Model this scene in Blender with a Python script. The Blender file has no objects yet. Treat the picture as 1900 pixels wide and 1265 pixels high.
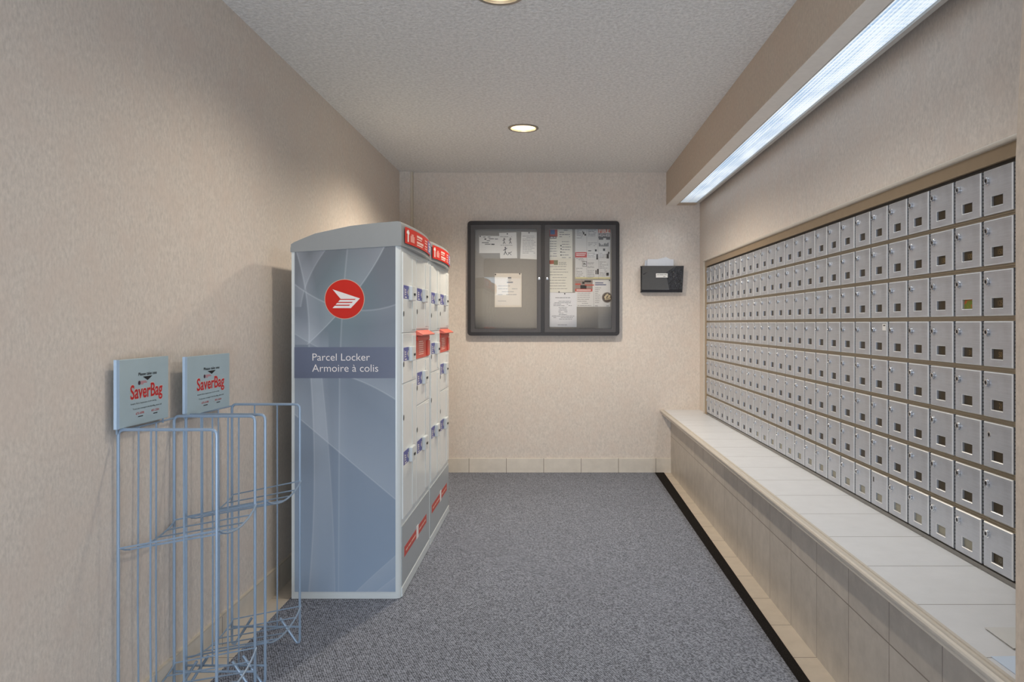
import bpy, bmesh, math, random
from mathutils import Vector, Matrix
R = random.Random(7)
SC = bpy.context.scene
COL = SC.collection
PI = math.pi

# ------------------------------------------------------------------ camera, world, lights, exposure
FPX, PX0, PY0, HC = 1440.0, 1024.0, 600.0, 1.22
cd = bpy.data.cameras.new('camera'); cam = bpy.data.objects.new('camera', cd); COL.objects.link(cam)
cam.location = (0, 0, HC); cam.rotation_euler = (PI/2, 0, 0)
cd.sensor_width = 36; cd.lens = FPX/1900*36
cd.shift_x = (950-PX0)/1900; cd.shift_y = -(632.5-PY0)/1900
cd.clip_start = 0.05; cd.clip_end = 60
SC.camera = cam
W = bpy.data.worlds.new('sky'); SC.world = W; W.use_nodes = True
W.node_tree.nodes['Background'].inputs[0].default_value = (0.62, 0.78, 1.0, 1)
W.node_tree.nodes['Background'].inputs[1].default_value = 1.0
vs = SC.view_settings
vs.view_transform = 'Standard'; vs.look = 'None'; vs.gamma = 1; vs.use_curve_mapping = False; vs.exposure = 0.47

def area(name, loc, rot, sx, sy, power, color, spread=PI):
    l = bpy.data.lights.new(name, 'AREA'); l.shape = 'RECTANGLE'; l.size = sx; l.size_y = sy
    l.energy = power; l.color = color; l.spread = spread
    o = bpy.data.objects.new(name, l); COL.objects.link(o); o.location = loc; o.rotation_euler = rot
    return o
# daylight entering through the entrance glazing behind the camera
area('daylight', (-0.185, -2.12, 0.50), (PI/2+0.35, 0, 0), 1.85, 0.90, 66, (0.76, 0.87, 1.0))
area('daylight_transom', (-1.06, -2.12, 1.93), (PI/2, 0, 0), 0.46, 0.34, 1.1, (0.70, 0.86, 1.0))

# ------------------------------------------------------------------ helpers
def lin(c): 
    c = c/255
    return c/12.92 if c <= 0.04045 else ((c+0.055)/1.055)**2.4
def C(r, g, b): return (lin(r), lin(g), lin(b), 1)
def px(x, Y): return (x-PX0)*Y/FPX
def pz(y, Y): return HC-(y-PY0)*Y/FPX

class G:
    """small node-graph builder around one principled shader"""
    def __init__(s, name):
        s.m = bpy.data.materials.new(name); s.m.use_nodes = True
        s.t = s.m.node_tree; s.b = s.t.nodes['Principled BSDF']; s.out = s.t.nodes['Material Output']
        s._tc = None
    def n(s, t, **k):
        x = s.t.nodes.new(t)
        for a, v in k.items(): setattr(x, a, v)
        return x
    def put(s, sock, v):
        if hasattr(v, 'is_output') or isinstance(v, bpy.types.NodeSocket): s.t.links.new(v, sock)
        else: sock.default_value = v
    def obj(s):
        if not s._tc: s._tc = s.n('ShaderNodeTexCoord').outputs['Object']
        return s._tc
    def xyz(s, v=None):
        x = s.n('ShaderNodeSeparateXYZ'); s.put(x.inputs[0], v or s.obj()); return x.outputs
    def ma(s, op, a, b=0.0, clamp=False):
        x = s.n('ShaderNodeMath', operation=op, use_clamp=clamp); s.put(x.inputs[0], a); s.put(x.inputs[1], b); return x.outputs[0]
    def mapped(s, scale):
        x = s.n('ShaderNodeMapping'); s.put(x.inputs['Vector'], s.obj()); x.inputs['Scale'].default_value = scale; return x.outputs[0]
    def noise(s, scale, detail=3, vec=None, rough=0.55):
        x = s.n('ShaderNodeTexNoise'); s.put(x.inputs['Vector'], vec or s.obj())
        x.inputs['Scale'].default_value = scale; x.inputs['Detail'].default_value = detail; x.inputs['Roughness'].default_value = rough
        return x.outputs['Fac']
    def ramp(s, f, lo, hi):
        x = s.n('ShaderNodeMapRange', clamp=True); s.put(x.inputs[0], f); x.inputs[1].default_value = lo; x.inputs[2].default_value = hi
        return x.outputs[0]
    def mix(s, f, a, b):
        x = s.n('ShaderNodeMix', data_type='RGBA'); s.put(x.inputs[0], f); s.put(x.inputs[6], a); s.put(x.inputs[7], b); return x.outputs[2]
    def bump(s, h, strength, dist=0.002):
        x = s.n('ShaderNodeBump'); s.put(x.inputs['Height'], h); x.inputs['Strength'].default_value = strength; x.inputs['Distance'].default_value = dist
        s.t.links.new(x.outputs[0], s.b.inputs['Normal'])
    def base(s, v): s.put(s.b.inputs['Base Color'], v)
    def set(s, rough=None, metal=None, spec=None, coat=None):
        if rough is not None: s.put(s.b.inputs['Roughness'], rough)
        if metal is not None: s.b.inputs['Metallic'].default_value = metal
        if spec is not None: s.b.inputs['Specular IOR Level'].default_value = spec
        if coat is not None: s.b.inputs['Coat Weight'].default_value = coat; s.b.inputs['Coat Roughness'].default_value = 0.08
        return s

MC = {}
def plain(name, c, rough=0.5, metal=0.0, var=0.06, scale=40, spec=None):
    """plain surface with a faint procedural mottling"""
    if name in MC: return MC[name]
    g = G(name); f = g.noise(scale, 2)
    g.base(g.mix(f, tuple(x*(1-var) for x in c[:3])+(1,), tuple(min(1, x*(1+var)) for x in c[:3])+(1,)))
    g.set(rough, metal, spec); MC[name] = g.m
    return g.m
def emit(name, c, strength):
    g = G(name); g.base((0, 0, 0, 1)); g.b.inputs['Emission Color'].default_value = c; g.b.inputs['Emission Strength'].default_value = strength
    return g.m

def wallpaper(name, c):
    g = G(name)
    fib = g.noise(1, 4, g.mapped((95, 95, 55)), 0.65)
    blot = g.noise(9, 3)
    a = tuple(x*0.86 for x in c[:3])+(1,); b = tuple(min(1, x*1.10) for x in c[:3])+(1,)
    k = g.mix(g.ramp(fib, 0.32, 0.70), a, b)
    pink = (c[0]*0.98, c[1]*0.93, c[2]*0.91, 1)
    k2 = g.mix(g.ma('MULTIPLY', g.ramp(blot, 0.42, 0.66), 0.5), k, pink)
    g.base(k2); g.set(0.62, spec=0.3); g.bump(fib, 0.25, 0.002)
    return g.m
def tiles(name, c, grout, axes, gw=0.004, rough=0.35, var=0.10):
    g = G(name); o = g.xyz(); mask = None; idx = None
    for ax, p, off in axes:
        u = g.ma('DIVIDE', g.ma('SUBTRACT', o[ax], off), p)
        e = g.ma('GREATER_THAN', g.ma('ABSOLUTE', g.ma('SUBTRACT', g.ma('FRACT', u), 0.5)), 0.5-gw/2/p)
        i = g.ma('MULTIPLY', g.ma('FLOOR', u), 1.37+ax*2.11)
        mask = e if mask is None else g.ma('MAXIMUM', mask, e)
        idx = i if idx is None else g.ma('ADD', idx, i)
    wn = g.n('ShaderNodeTexWhiteNoise', noise_dimensions='1D'); g.put(wn.inputs['W'], idx)
    mott = g.noise(14, 5, None, 0.6); vein = g.noise(1, 3, g.mapped((20, 20, 60)))
    f = g.ma('ADD', g.ma('MULTIPLY', g.ramp(mott, 0.3, 0.7), 0.6), g.ma('ADD', g.ma('MULTIPLY', vein, 0.25), g.ma('MULTIPLY', wn.outputs['Value'], 0.2)))
    a = tuple(x*(1-var) for x in c[:3])+(1,); b = tuple(min(1, x*(1+var)) for x in c[:3])+(1,)
    g.base(g.mix(mask, g.mix(f, a, b), grout)); g.set(rough, spec=0.4)
    g.bump(g.ma('SUBTRACT', 1.0, mask), 0.4, 0.002)
    return g.m

# ---- bmesh shapes
def box(bm, x0, x1, y0, y1, z0, z1, bev=0.0, seg=2):
    r = bmesh.ops.create_cube(bm, size=1.0); v = r['verts']
    bmesh.ops.scale(bm, vec=(x1-x0, y1-y0, z1-z0), verts=v)
    bmesh.ops.translate(bm, vec=((x0+x1)/2, (y0+y1)/2, (z0+z1)/2), verts=v)
    if bev > 0:
        es = list({e for q in v for e in q.link_edges})
        bmesh.ops.bevel(bm, geom=es, offset=bev, segments=seg, profile=0.5, affect='EDGES', clamp_overlap=True)
def tube(bm, pts, r, n=8, cap=True, closed=False):
    pts = [Vector(p) for p in pts]; m = len(pts); rings = []; ref = None
    for i, p in enumerate(pts):
        if closed: t = pts[(i+1) % m]-pts[i-1]
        else: t = pts[min(i+1, m-1)]-pts[max(i-1, 0)]
        t.normalize()
        if ref is None: ref = t.orthogonal().normalized()
        ref = (ref-t*ref.dot(t)).normalized(); b = t.cross(ref)
        rings.append([bm.verts.new(p+r*(math.cos(2*PI*k/n)*ref+math.sin(2*PI*k/n)*b)) for k in range(n)])
    for i in range(m if closed else m-1):
        a, b = rings[i], rings[(i+1) % m]
        for k in range(n): bm.faces.new((a[k], a[(k+1) % n], b[(k+1) % n], b[k]))
    if cap and not closed: bm.faces.new(rings[0][::-1]); bm.faces.new(rings[-1])
def lathe(bm, prof, c, ax, n=24, cap0=True, cap1=True):
    """prof: list of (radius, distance along ax) from centre c"""
    c = Vector(c); ax = Vector(ax).normalized(); u = ax.orthogonal().normalized(); w = ax.cross(u); rings = []
    for r, d in prof: rings.append([bm.verts.new(c+ax*d+r*(math.cos(2*PI*k/n)*u+math.sin(2*PI*k/n)*w)) for k in range(n)])
    for a, b in zip(rings, rings[1:]):
        for k in range(n): bm.faces.new((a[k], a[(k+1) % n], b[(k+1) % n], b[k]))
    if cap0: bm.faces.new(rings[0][::-1])
    if cap1: bm.faces.new(rings[-1])
def prism(bm, poly, vec):
    """closed solid: 3-D polygon swept by vec"""
    vec = Vector(vec); a = [bm.verts.new(p) for p in poly]; b = [bm.verts.new(Vector(p)+vec) for p in poly]; n = len(a)
    bm.faces.new(a); bm.faces.new(b[::-1])
    for i in range(n): bm.faces.new((a[i], b[i], b[(i+1) % n], a[(i+1) % n]))
def ring(bm, lo, li, y0, y1):
    """frame between two equal-length XZ loops, from depth y0 to y1"""
    n = len(lo)
    V = [[bm.verts.new((p[0], y, p[1])) for p in L] for L, y in ((lo, y0), (li, y0), (lo, y1), (li, y1))]
    for i in range(n):
        j = (i+1) % n
        for a, b in ((V[0], V[1]), (V[2], V[3]), (V[0], V[2]), (V[1], V[3])): bm.faces.new((a[i], a[j], b[j], b[i]))
def rrect(x0, x1, z0, z1, r, n=5):
    L = []
    for cx, cz, a0 in ((x1-r, z1-r, 0), (x0+r, z1-r, PI/2), (x0+r, z0+r, PI), (x1-r, z0+r, 1.5*PI)):
        for k in range(n+1): L.append((cx+r*math.cos(a0+PI/2*k/n), cz+r*math.sin(a0+PI/2*k/n)))
    return L
def mesh_of(bm, name, m, smooth=False):
    bmesh.ops.recalc_face_normals(bm, faces=bm.faces[:])
    me = bpy.data.meshes.new(name); bm.to_mesh(me); bm.free()
    me.materials.append(m)
    if smooth:
        me.polygons.foreach_set('use_smooth', [True]*len(me.polygons))
        try: me.set_sharp_from_angle(angle=math.radians(35))
        except Exception: pass
    return me
def link(name, me, parent=None, loc=(0, 0, 0)):
    o = bpy.data.objects.new(name, me); COL.objects.link(o); o.location = loc
    if parent: o.parent = parent
    return o
def obj(name, bm, m, parent=None, smooth=False): return link(name, mesh_of(bm, name, m, smooth), parent)
def boxo(name, m, parent, *a, **k):
    bm = bmesh.new(); box(bm, *a, **k); return obj(name, bm, m, parent)
def tag(o, label, cat, group=None):
    o['label'] = label; o['category'] = cat
    if group: o['group'] = group
    return o
def root(name, label, cat, loc=(0, 0, 0), rz=0, group=None):
    o = link(name, None, None, loc); o.rotation_euler = (0, 0, rz); o.empty_display_size = 0.1
    return tag(o, label, cat, group)
def struct(o): o['kind'] = 'structure'; return o
def sbox(name, m, *a, **k): return struct(boxo(name, m, None, *a, **k))

TXT = {}
def text(name, s, m, parent, o, right, up, width=None, height=None, align='L', off=0.0006, bold=0.0, ratio=1.0, shear=0.0):
    """flat lettering: width (or cap height) in metres, o = baseline origin, right/up = writing directions"""
    key = (s, bold)
    if key not in TXT:
        c = bpy.data.curves.new('lettering', 'FONT'); c.body = s; c.size = 1; c.offset = bold; c.resolution_u = 4
        t = bpy.data.objects.new('lettering', c); COL.objects.link(t)
        dg = bpy.context.evaluated_depsgraph_get(); e = t.evaluated_get(dg)
        me = bpy.data.meshes.new_from_object(e)
        TXT[key] = ([v.co.copy() for v in me.vertices], [list(p.vertices) for p in me.polygons])
        bpy.data.objects.remove(t); bpy.data.curves.remove(c); bpy.data.meshes.remove(me)
    vs_, fs = TXT[key]
    x0 = min(v.x for v in vs_); x1 = max(v.x for v in vs_)
    if width: sx = width/(x1-x0); sy = sx*ratio if not height else height/0.73
    else: sy = height/0.73; sx = sy/ratio
    right = Vector(right).normalized(); up = Vector(up).normalized(); nrm = right.cross(up)
    sh = -x0*sx if align == 'L' else (-(x0+x1)/2*sx if align == 'C' else -x1*sx)
    me = bpy.data.meshes.new(name)
    me.from_pydata([Vector(o)+right*(v.x*sx+sh+shear*v.y*sy)+up*(v.y*sy)+nrm*off for v in vs_], [], fs)
    me.materials.append(m)
    return link(name, me, parent)
def bars(name, m, parent, rows, o, right, up, off=0.0006):
    """illegible print: rows of (x0, x1, y0, y1) rectangles on a page"""
    right = Vector(right); up = Vector(up); nrm = right.cross(up); bm = bmesh.new()
    for a, b, c, d in rows:
        bm.faces.new([bm.verts.new(Vector(o)+right*x+up*y+nrm*off) for x, y in ((a, c), (b, c), (b, d), (a, d))])
    return obj(name, bm, m, parent)
def words(x0, x1, top, pitch, n, th, fill=0.85, lo=0.012, hi=0.035, centre=False):
    """rows of word-like dashes"""
    out = []
    for i in range(n):
        y = top-i*pitch; x = x0; end = x0+(x1-x0)*R.uniform(0.6, 1.0)*1.0
        if centre: d = (x1-end)/2; x += d; end += d
        while x < end:
            w = min(R.uniform(lo, hi), end-x)
            if R.random() < fill and w > 0.002: out.append((x, x+w, y-th, y))
            x += w+0.003
    return out

# ------------------------------------------------------------------ materials
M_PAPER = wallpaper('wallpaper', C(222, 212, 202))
M_PAPER_SHADE = wallpaper('wallpaper_shaded', C(206, 190, 172))  # same wallpaper, darkened: shade on soffit and near wall put into colour
M_CEIL = None
g = G('stucco_ceiling'); f = g.noise(62, 4, None, 0.6); g.base(g.mix(g.ramp(f, 0.35, 0.65), C(224, 223, 221), C(250, 249, 247))); g.set(0.85, spec=0.2); g.bump(f, 1.0, 0.008); M_CEIL = g.m
TP = 0.305
M_FLOOR = tiles('floor_tile', C(214, 203, 188), C(140, 128, 114), [(1, TP, 2.836), (0, TP, -1.16)])
M_RISER = tiles('riser_tile', C(186, 178, 168), C(132, 122, 112), [(1, TP, 2.836), (2, 0.305, -0.003)], var=0.17)
M_LEDGE = tiles('ledge_tile', C(220, 221, 223), C(150, 147, 144), [(1, 0.3095, 2.876)], var=0.05)
M_BASE = tiles('base_tile', C(216, 208, 196), C(132, 120, 106), [(0, TP, -0.6765+TP*0.0)])
M_BASE_L = tiles('base_tile_left', C(220, 211, 198), C(140, 128, 114), [(1, TP, 3.548)])
M_TRIM = plain('beige_trim', C(160, 140, 114), 0.42)
M_NOSE = plain('ledge_nosing', C(204, 196, 184), 0.35)
# carpet
g = G('ribbed_carpet'); o_ = g.xyz()
cx = g.ma('FLOOR', g.ma('DIVIDE', g.ma('ADD', o_[0], g.ma('MULTIPLY', o_[1], 0.45)), 0.0042)); cy = g.ma('FLOOR', g.ma('DIVIDE', o_[1], 0.0062))
cv = g.n('ShaderNodeCombineXYZ'); g.put(cv.inputs[0], cx); g.put(cv.inputs[1], cy)
wn = g.n('ShaderNodeTexWhiteNoise', noise_dimensions='2D'); g.put(wn.inputs['Vector'], cv.outputs[0])
rib = g.ma('ABSOLUTE', g.ma('SUBTRACT', g.ma('FRACT', g.ma('DIVIDE', g.ma('ADD', o_[0], g.ma('MULTIPLY', o_[1], 0.45)), 0.0084)), 0.5))
fz = g.ma('ADD', g.ma('MULTIPLY', wn.outputs['Value'], 0.62), g.ma('MULTIPLY', rib, 0.76))
big = g.noise(2.2, 2)
k = g.mix(fz, C(26, 28, 33), C(172, 177, 190)); g.base(g.mix(g.ma('MULTIPLY', g.ramp(big, 0.4, 0.7), 0.12), k, C(96, 97, 103))); g.set(0.9, spec=0.15); g.bump(fz, 0.6, 0.003)
M_CARPET = g.m
g = G('black_edging'); f = g.noise(420, 2); g.base(g.mix(g.ramp(f, 0.45, 0.75), C(10, 9, 9), C(62, 56, 52))); g.set(0.9, spec=0.15); g.bump(f, 0.5, 0.003); M_EDGE = g.m
# brushed steel
g = G('brushed_steel'); st = g.noise(1, 4, g.mapped((3, 9, 420)), 0.6); sm = g.ramp(g.noise(11, 5), 0.28, 0.72); 
g.base(g.mix(g.ma('ADD', g.ma('MULTIPLY', st, 0.6), g.ma('MULTIPLY', sm, 0.5)), C(166, 170, 178), C(214, 219, 228)))
g.set(g.ma('ADD', 0.34, g.ma('MULTIPLY', sm, 0.18)), 0.6); g.bump(st, 0.08, 0.0006); M_STEEL = g.m
M_CHROME = plain('chrome_lock', C(208, 211, 216), 0.2, 1.0)
M_DARKMETAL = plain('dark_keyway', C(26, 26, 28), 0.4, 0.3)
M_RAIL = plain('bronze_rail', C(150, 140, 122), 0.4, 0.5)
M_BACKPL = plain('dark_slot', C(40, 36, 32), 0.6)
g = G('knuckle_hinge'); o_ = g.xyz(); f = g.ma('GREATER_THAN', g.ma('FRACT', g.ma('DIVIDE', o_[2], 0.0105)), 0.35); g.base(g.mix(f, C(30, 30, 32), C(120, 122, 124))); g.set(0.4, 0.6); M_HINGE = g.m
M_CARD = plain('brass_number_plate', C(62, 49, 22), 0.4, 0.3, 0.2, 120)
M_CARDN = plain('number_lettering', C(150, 122, 76), 0.5)
M_CARDG = plain('pale_number_plate', C(150, 146, 130), 0.5)
M_WHITEP = plain('white_paper', C(236, 234, 230), 0.7, var=0.02)
M_CREAM = plain('cream_paper', C(224, 222, 212), 0.7, var=0.02)
M_BLUEP = plain('pale_blue_paper', C(208, 222, 240), 0.7, var=0.02)
M_INK = plain('grey_print', C(132, 130, 134), 0.8)
M_BLACK = plain('black_print', C(24, 22, 24), 0.7)
M_RED = plain('red_print', C(196, 40, 30), 0.5)
M_ORANGE = plain('orange_red_print', C(222, 84, 44), 0.6)
M_NAVY = plain('navy_print', C(52, 66, 120), 0.6)
M_WHITE = plain('white_print', C(238, 232, 230), 0.5, var=0.02)

# ------------------------------------------------------------------ room shell
YB, ZC, YR = 6.342, 2.453, -2.2
def xl(Y): return -1.2756+0.00608*Y           # left wall line
def xr(Y): return 1.253-0.00694*Y             # mailbox wall line
bm = bmesh.new(); box(bm, -1.6, 1.7, YR-0.1, YB+0.15, -0.15, 0.0); struct(obj('floor', bm, M_FLOOR))
bm = bmesh.new(); prism(bm, [(xl(YR), YR, 0), (xl(YB), YB, 0), (xl(YB)-0.12, YB, 0), (xl(YR)-0.12, YR, 0)], (0, 0, ZC)); struct(obj('wall_left', bm, M_PAPER))
bm = bmesh.new(); box(bm, -1.5, 1.5, YB, YB+0.12, 0, ZC); struct(obj('wall_back', bm, M_PAPER))
bm = bmesh.new(); prism(bm, [(xr(1.40), 1.40, 0), (xr(YB), YB, 0), (xr(YB)+0.15, YB, 0), (xr(1.40)+0.15, 1.40, 0)], (0, 0, ZC)); struct(obj('wall_right', bm, M_PAPER))
# end of the near wall that closes the mailbox alcove (its corner leans a touch at the top)
YS = 1.472
bm = bmesh.new(); e = [(0.8795, 0), (0.8795, 1.53), (0.8935, 1.84), (0.921, ZC)]
va = [bm.verts.new((x, YS, z)) for x, z in e]; vb = [bm.verts.new((x, YR, z)) for x, z in e]; vc = [bm.verts.new((1.45, YS, z)) for x, z in e]; vd = [bm.verts.new((1.45, YR, z)) for x, z in e]
for i in range(3):
    for p, q in ((va, vb), (va, vc), (vc, vd), (vb, vd)): bm.faces.new((p[i], p[i+1], q[i+1], q[i]))
bm.faces.new((va[0], vb[0], vd[0], vc[0])); bm.faces.new((va[3], vb[3], vd[3], vc[3])); struct(obj('wall_near', bm, M_PAPER_SHADE))
# rear wall with the entrance glazing
bm = bmesh.new()
for a in ((-1.5, -1.335, 0, ZC), (-1.335, -1.12, 0, 1.53), (-1.12, 0.75, 0.96, 1.53), (0.75, 1.5, 0, ZC), (-0.56, 0.75, 1.53, ZC), (-1.335, -0.56, 2.12, ZC)): box(bm, a[0], a[1], YR-0.12, YR, a[2], a[3])
struct(obj('wall_rear', bm, M_PAPER))
w = struct(link('window_1', None, None, (-0.185, YR-0.06, 0)))
for a in ((-0.935, -0.885, 0, 0.96), (0.885, 0.935, 0, 0.96), (-0.02, 0.02, 0.05, 0.91), (-0.885, 0.885, 0.91, 0.96), (-0.885, 0.885, 0, 0.05)):
    boxo('window_frame', plain('aluminium', C(150, 150, 150), 0.4, 0.7), w, a[0], a[1], -0.03, 0.03, a[2], a[3])
w = struct(link('window_2', None, None, (-0.9475, YR-0.06, 1.53)))
for a in ((-0.3875, -0.35, 0, 0.59), (0.35, 0.3875, 0, 0.59), (-0.35, 0.35, 0.55, 0.59), (-0.35, 0.35, 0, 0.04)):
    boxo('window_frame', plain('aluminium', None), w, a[0], a[1], -0.03, 0.03, a[2], a[3])
# soffit that carries the strip light
ZS, XS = 2.185, 0.935
F0, F1, FX0, FX1 = 1.30, 6.176, 1.016, 1.171       # light fixture footprint
bm = bmesh.new()
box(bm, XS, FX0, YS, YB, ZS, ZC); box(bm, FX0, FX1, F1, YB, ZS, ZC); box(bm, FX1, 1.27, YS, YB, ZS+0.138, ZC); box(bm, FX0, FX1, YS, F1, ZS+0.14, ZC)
struct(obj('wall_soffit', bm, M_PAPER_SHADE))
sbox('soffit_lit_underside', plain('soffit_bounce_light', C(240, 234, 226), 0.55), XS+0.001, FX0-0.001, YS, YB, ZS-0.003, ZS)  # paler board added under the papered soffit to stand for bounced light
# chase in the back left corner with its bead
bm = bmesh.new(); box(bm, -1.26, px(763, 6.3), 6.297, YB, 0, ZC); struct(obj('wall_chase', bm, M_PAPER))
x = px(763, 6.3); bm = bmesh.new(); box(bm, x-0.006, x+0.012, 6.291, YB, 0, ZC, 0.003); struct(obj('trim_1', bm, plain('corner_bead', C(212, 201, 184), 0.45)))
# ceiling with the two can openings
CANS = [(-0.180, 4.891, 0.083), (-0.197, 2.90, 0.083)]
bm = bmesh.new()
def loop(pts):
    v = [bm.verts.new(p) for p in pts]
    for i in range(len(v)): bm.edges.new((v[i], v[(i+1) % len(v)]))
loop([(-1.42, YR-0.1, ZC), (1.5, YR-0.1, ZC), (1.5, YB+0.1, ZC), (-1.42, YB+0.1, ZC)])
for cx_, cy_, r in CANS: loop([(cx_+r*math.cos(2*PI*k/32), cy_+r*math.sin(2*PI*k/32), ZC) for k in range(32)])
bmesh.ops.triangle_fill(bm, use_beauty=True, use_dissolve=False, edges=bm.edges[:])
bm.normal_update()
rr = bmesh.ops.extrude_face_region(bm, geom=bm.faces[:]); bmesh.ops.translate(bm, vec=(0, 0, 0.02), verts=[v for v in rr['geom'] if isinstance(v, bmesh.types.BMVert)])
struct(obj('ceiling', bm, M_CEIL))
# base tiles
bm = bmesh.new(); box(bm, -1.14, 0.974, YB-0.010, YB, 0, 0.119, 0.002); struct(obj('baseboard_back', bm, M_BASE))
bm = bmesh.new(); prism(bm, [(xl(0.2)+0.010, 0.2, 0), (xl(6.29)+0.010, 6.29, 0), (xl(6.29), 6.29, 0), (xl(0.2), 0.2, 0)], (0, 0, 0.112)); struct(obj('baseboard_left', bm, M_BASE_L))
bm = bmesh.new(); prism(bm, [(xl(0.2)+0.012, 0.2, 0.112), (xl(6.29)+0.012, 6.29, 0.112), (xl(6.29), 6.29, 0.112), (xl(0.2), 0.2, 0.112)], (0, 0, 0.007)); struct(obj('trim_2', bm, plain('corner_bead', None)))
# seam and dent in the wallpaper of the back wall
# ------------------------------------------------------------------ carpet
CT = 0.004
bm = bmesh.new(); prism(bm, [(-1.163, -2.0, 0.0005), (0.836, -2.0, 0.0005), (0.838, YB-0.011, 0.0005), (-1.156, YB-0.011, 0.0005)], (0, 0, CT))
cp = obj('carpet', bm, M_CARPET); tag(cp, 'dark grey ribbed runner carpet with a black edge along the tiled ledge', 'carpet')
bm = bmesh.new(); prism(bm, [(0.836, -2.0, 0.0005), (0.876, -2.0, 0.0005), (0.877, 2.65, 0.0005), (0.914, YB-0.011, 0.0005), (0.838, YB-0.011, 0.0005)], (0, 0, CT+0.0006))
b_ = obj('edging', bm, M_EDGE, cp); b_['label'] = 'black edging strip'

# ------------------------------------------------------------------ ledge under the mailboxes
ld = root('ledge', 'long ledge topped with pale tiles below the steel mailboxes', 'ledge', (0, 0, 0))
ZL = 0.515
bm = bmesh.new(); prism(bm, [(0.917, YS, ZL-0.02), (0.917, YB, ZL-0.02), (xr(YB), YB, ZL-0.02), (xr(YS), YS, ZL-0.02)], (0, 0, 0.02)); obj('tile_top', bm, M_LEDGE, ld)
bm = bmesh.new(); prism(bm, [(0.972, YB, 0), (0.966, YS, 0), (1.19, YS, 0), (1.19, YB, 0)], (0, 0, ZL-0.02)); obj('tiled_riser', bm, M_RISER, ld)
bm = bmesh.new()
prof = [(0.917, ZL+0.0005), (0.909, ZL+0.0005), (0.908, ZL-0.003), (0.896, ZL-0.003), (0.894, ZL+0.002), (0.887, ZL+0.003), (0.882, ZL), (0.880, ZL-0.005), (0.881, ZL-0.010), (0.886, ZL-0.012), (0.886, ZL-0.018), (0.890, ZL-0.022), (0.890, ZL-0.030), (0.975, ZL-0.030), (0.975, ZL-0.021), (0.917, ZL-0.021)]
prism(bm, [(x, YS, z) for x, z in prof], (0, YB-YS, 0)); obj('nosing', bm, M_NOSE, ld)

# ------------------------------------------------------------------ moulding around the mailbox bank
TH = 0.00694
Y0M, Y1M, CW, RH, ZT, NC, NR = 2.056, 6.02, 0.15246, 0.14163, 1.659, 26, 8
def frame_at(name, Y, Z=0.0): pass
moul = struct(link('trim_3', None, None, (1.251-TH*4.0, 4.0, 0))); moul.rotation_euler = (0, 0, TH)
def moulding(nm, y0, y1, z0, z1, vert=False):
    bm = bmesh.new(); box(bm, -0.012, 0.004, y0-4, y1-4, z0, z1, 0.002); return obj(nm, bm, M_TRIM, moul)
moulding('head_board', 1.46, Y1M+0.055, ZT+0.004, ZT+0.050)
moulding('side_board', Y1M+0.004, Y1M+0.048, ZL, ZT+0.004)
bm = bmesh.new(); box(bm, -0.026, 0.004, 1.46-4, Y1M+0.066-4, ZT+0.044, ZT+0.058, 0.005, 3); obj('head_bead', bm, M_NOSE, moul)  # beads paler than their boards: strip light catching them put into the colour
bm = bmesh.new(); box(bm, -0.022, 0.004, Y1M+0.048-4, Y1M+0.060-4, ZL, ZT+0.052, 0.004, 3); obj('side_bead', bm, M_NOSE, moul)

# ------------------------------------------------------------------ mailboxes
fr = struct(link('mailbox_frame', None, None, (1.251-TH*4.0, 4.0, 0))); fr.rotation_euler = (0, 0, TH)  # mailbox frame: back plate and rails, built in with the wall
bm = bmesh.new(); box(bm, 0, 0.0016, Y0M-0.6-4, Y1M+0.004-4, ZL+0.001, ZT+0.004); obj('back_plate', bm, M_BACKPL, fr)
for r in range(NR+1):
    zc = ZT-r*RH+0.0005; bm = bmesh.new()
    if r == NR: box(bm, -0.007, 0, Y0M-4, Y1M-4, ZL+0.0012, zc+0.002, 0.001); obj('bottom_rail', bm, plain('grey_rail', C(136, 134, 130), 0.4, 0.5), fr); continue
    if r == 0: continue
    for a, b, d in ((-0.0075, 0.0075, -0.002), (-0.0075, -0.0052, -0.0055), (-0.001, 0.0012, -0.0045), (0.0052, 0.0075, -0.0035)): box(bm, d, 0, Y0M-4, Y1M-4, zc+a, zc+b)
    obj('rail', bm, M_RAIL, fr)
DW, DH, DT = 0.1385, 0.1268, 0.009     # door width, height, depth
def door_mesh():
    bm = bmesh.new()
    y1, y0 = CW/2-0.001, CW/2-0.001-DW                     # far edge .. near edge (local y)
    z0, z1 = 0.0072, 0.0072+DH
    hy1, hy0 = y1-0.29*DW, y1-0.68*DW; hz0, hz1 = z0+0.17*DH, z0+0.39*DH
    def rect(x, i): return [bm.verts.new((x, a, b)) for a, b in ((y0+i, z0+i), (y1-i, z0+i), (y1-i, z1-i), (y0+i, z1-i))]
    def hole(x, i): return [bm.verts.new((x, a, b)) for a, b in ((hy0-i, hz0-i), (hy1+i, hz0-i), (hy1+i, hz1+i), (hy0-i, hz1+i))]
    L = [rect(0, 0), rect(-DT+0.0030, 0), rect(-DT, 0.0030), hole(-DT, 0.0018), hole(-DT+0.0014, 0), hole(-0.0005, 0)]
    for a, b in zip(L, L[1:]):
        for i in range(4):
            f = bm.faces.new((a[i], a[(i+1) % 4], b[(i+1) % 4], b[i]))
            if b is L[2] or b is L[4]: f.material_index = 1
    me = mesh_of(bm, 'door', M_STEEL); me.materials.append(plain('edge_highlight_steel', C(236, 238, 240), 0.35, 0.5, 0.03))  # paler bevels and window border: edge highlights put into the colour
    return me, (hy0, hy1, hz0, hz1), (y0, y1, z0, z1)
ME_DOOR, HO, DR = door_mesh()
LY, LZ = DR[1]-0.0225, DR[3]-0.031
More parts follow.
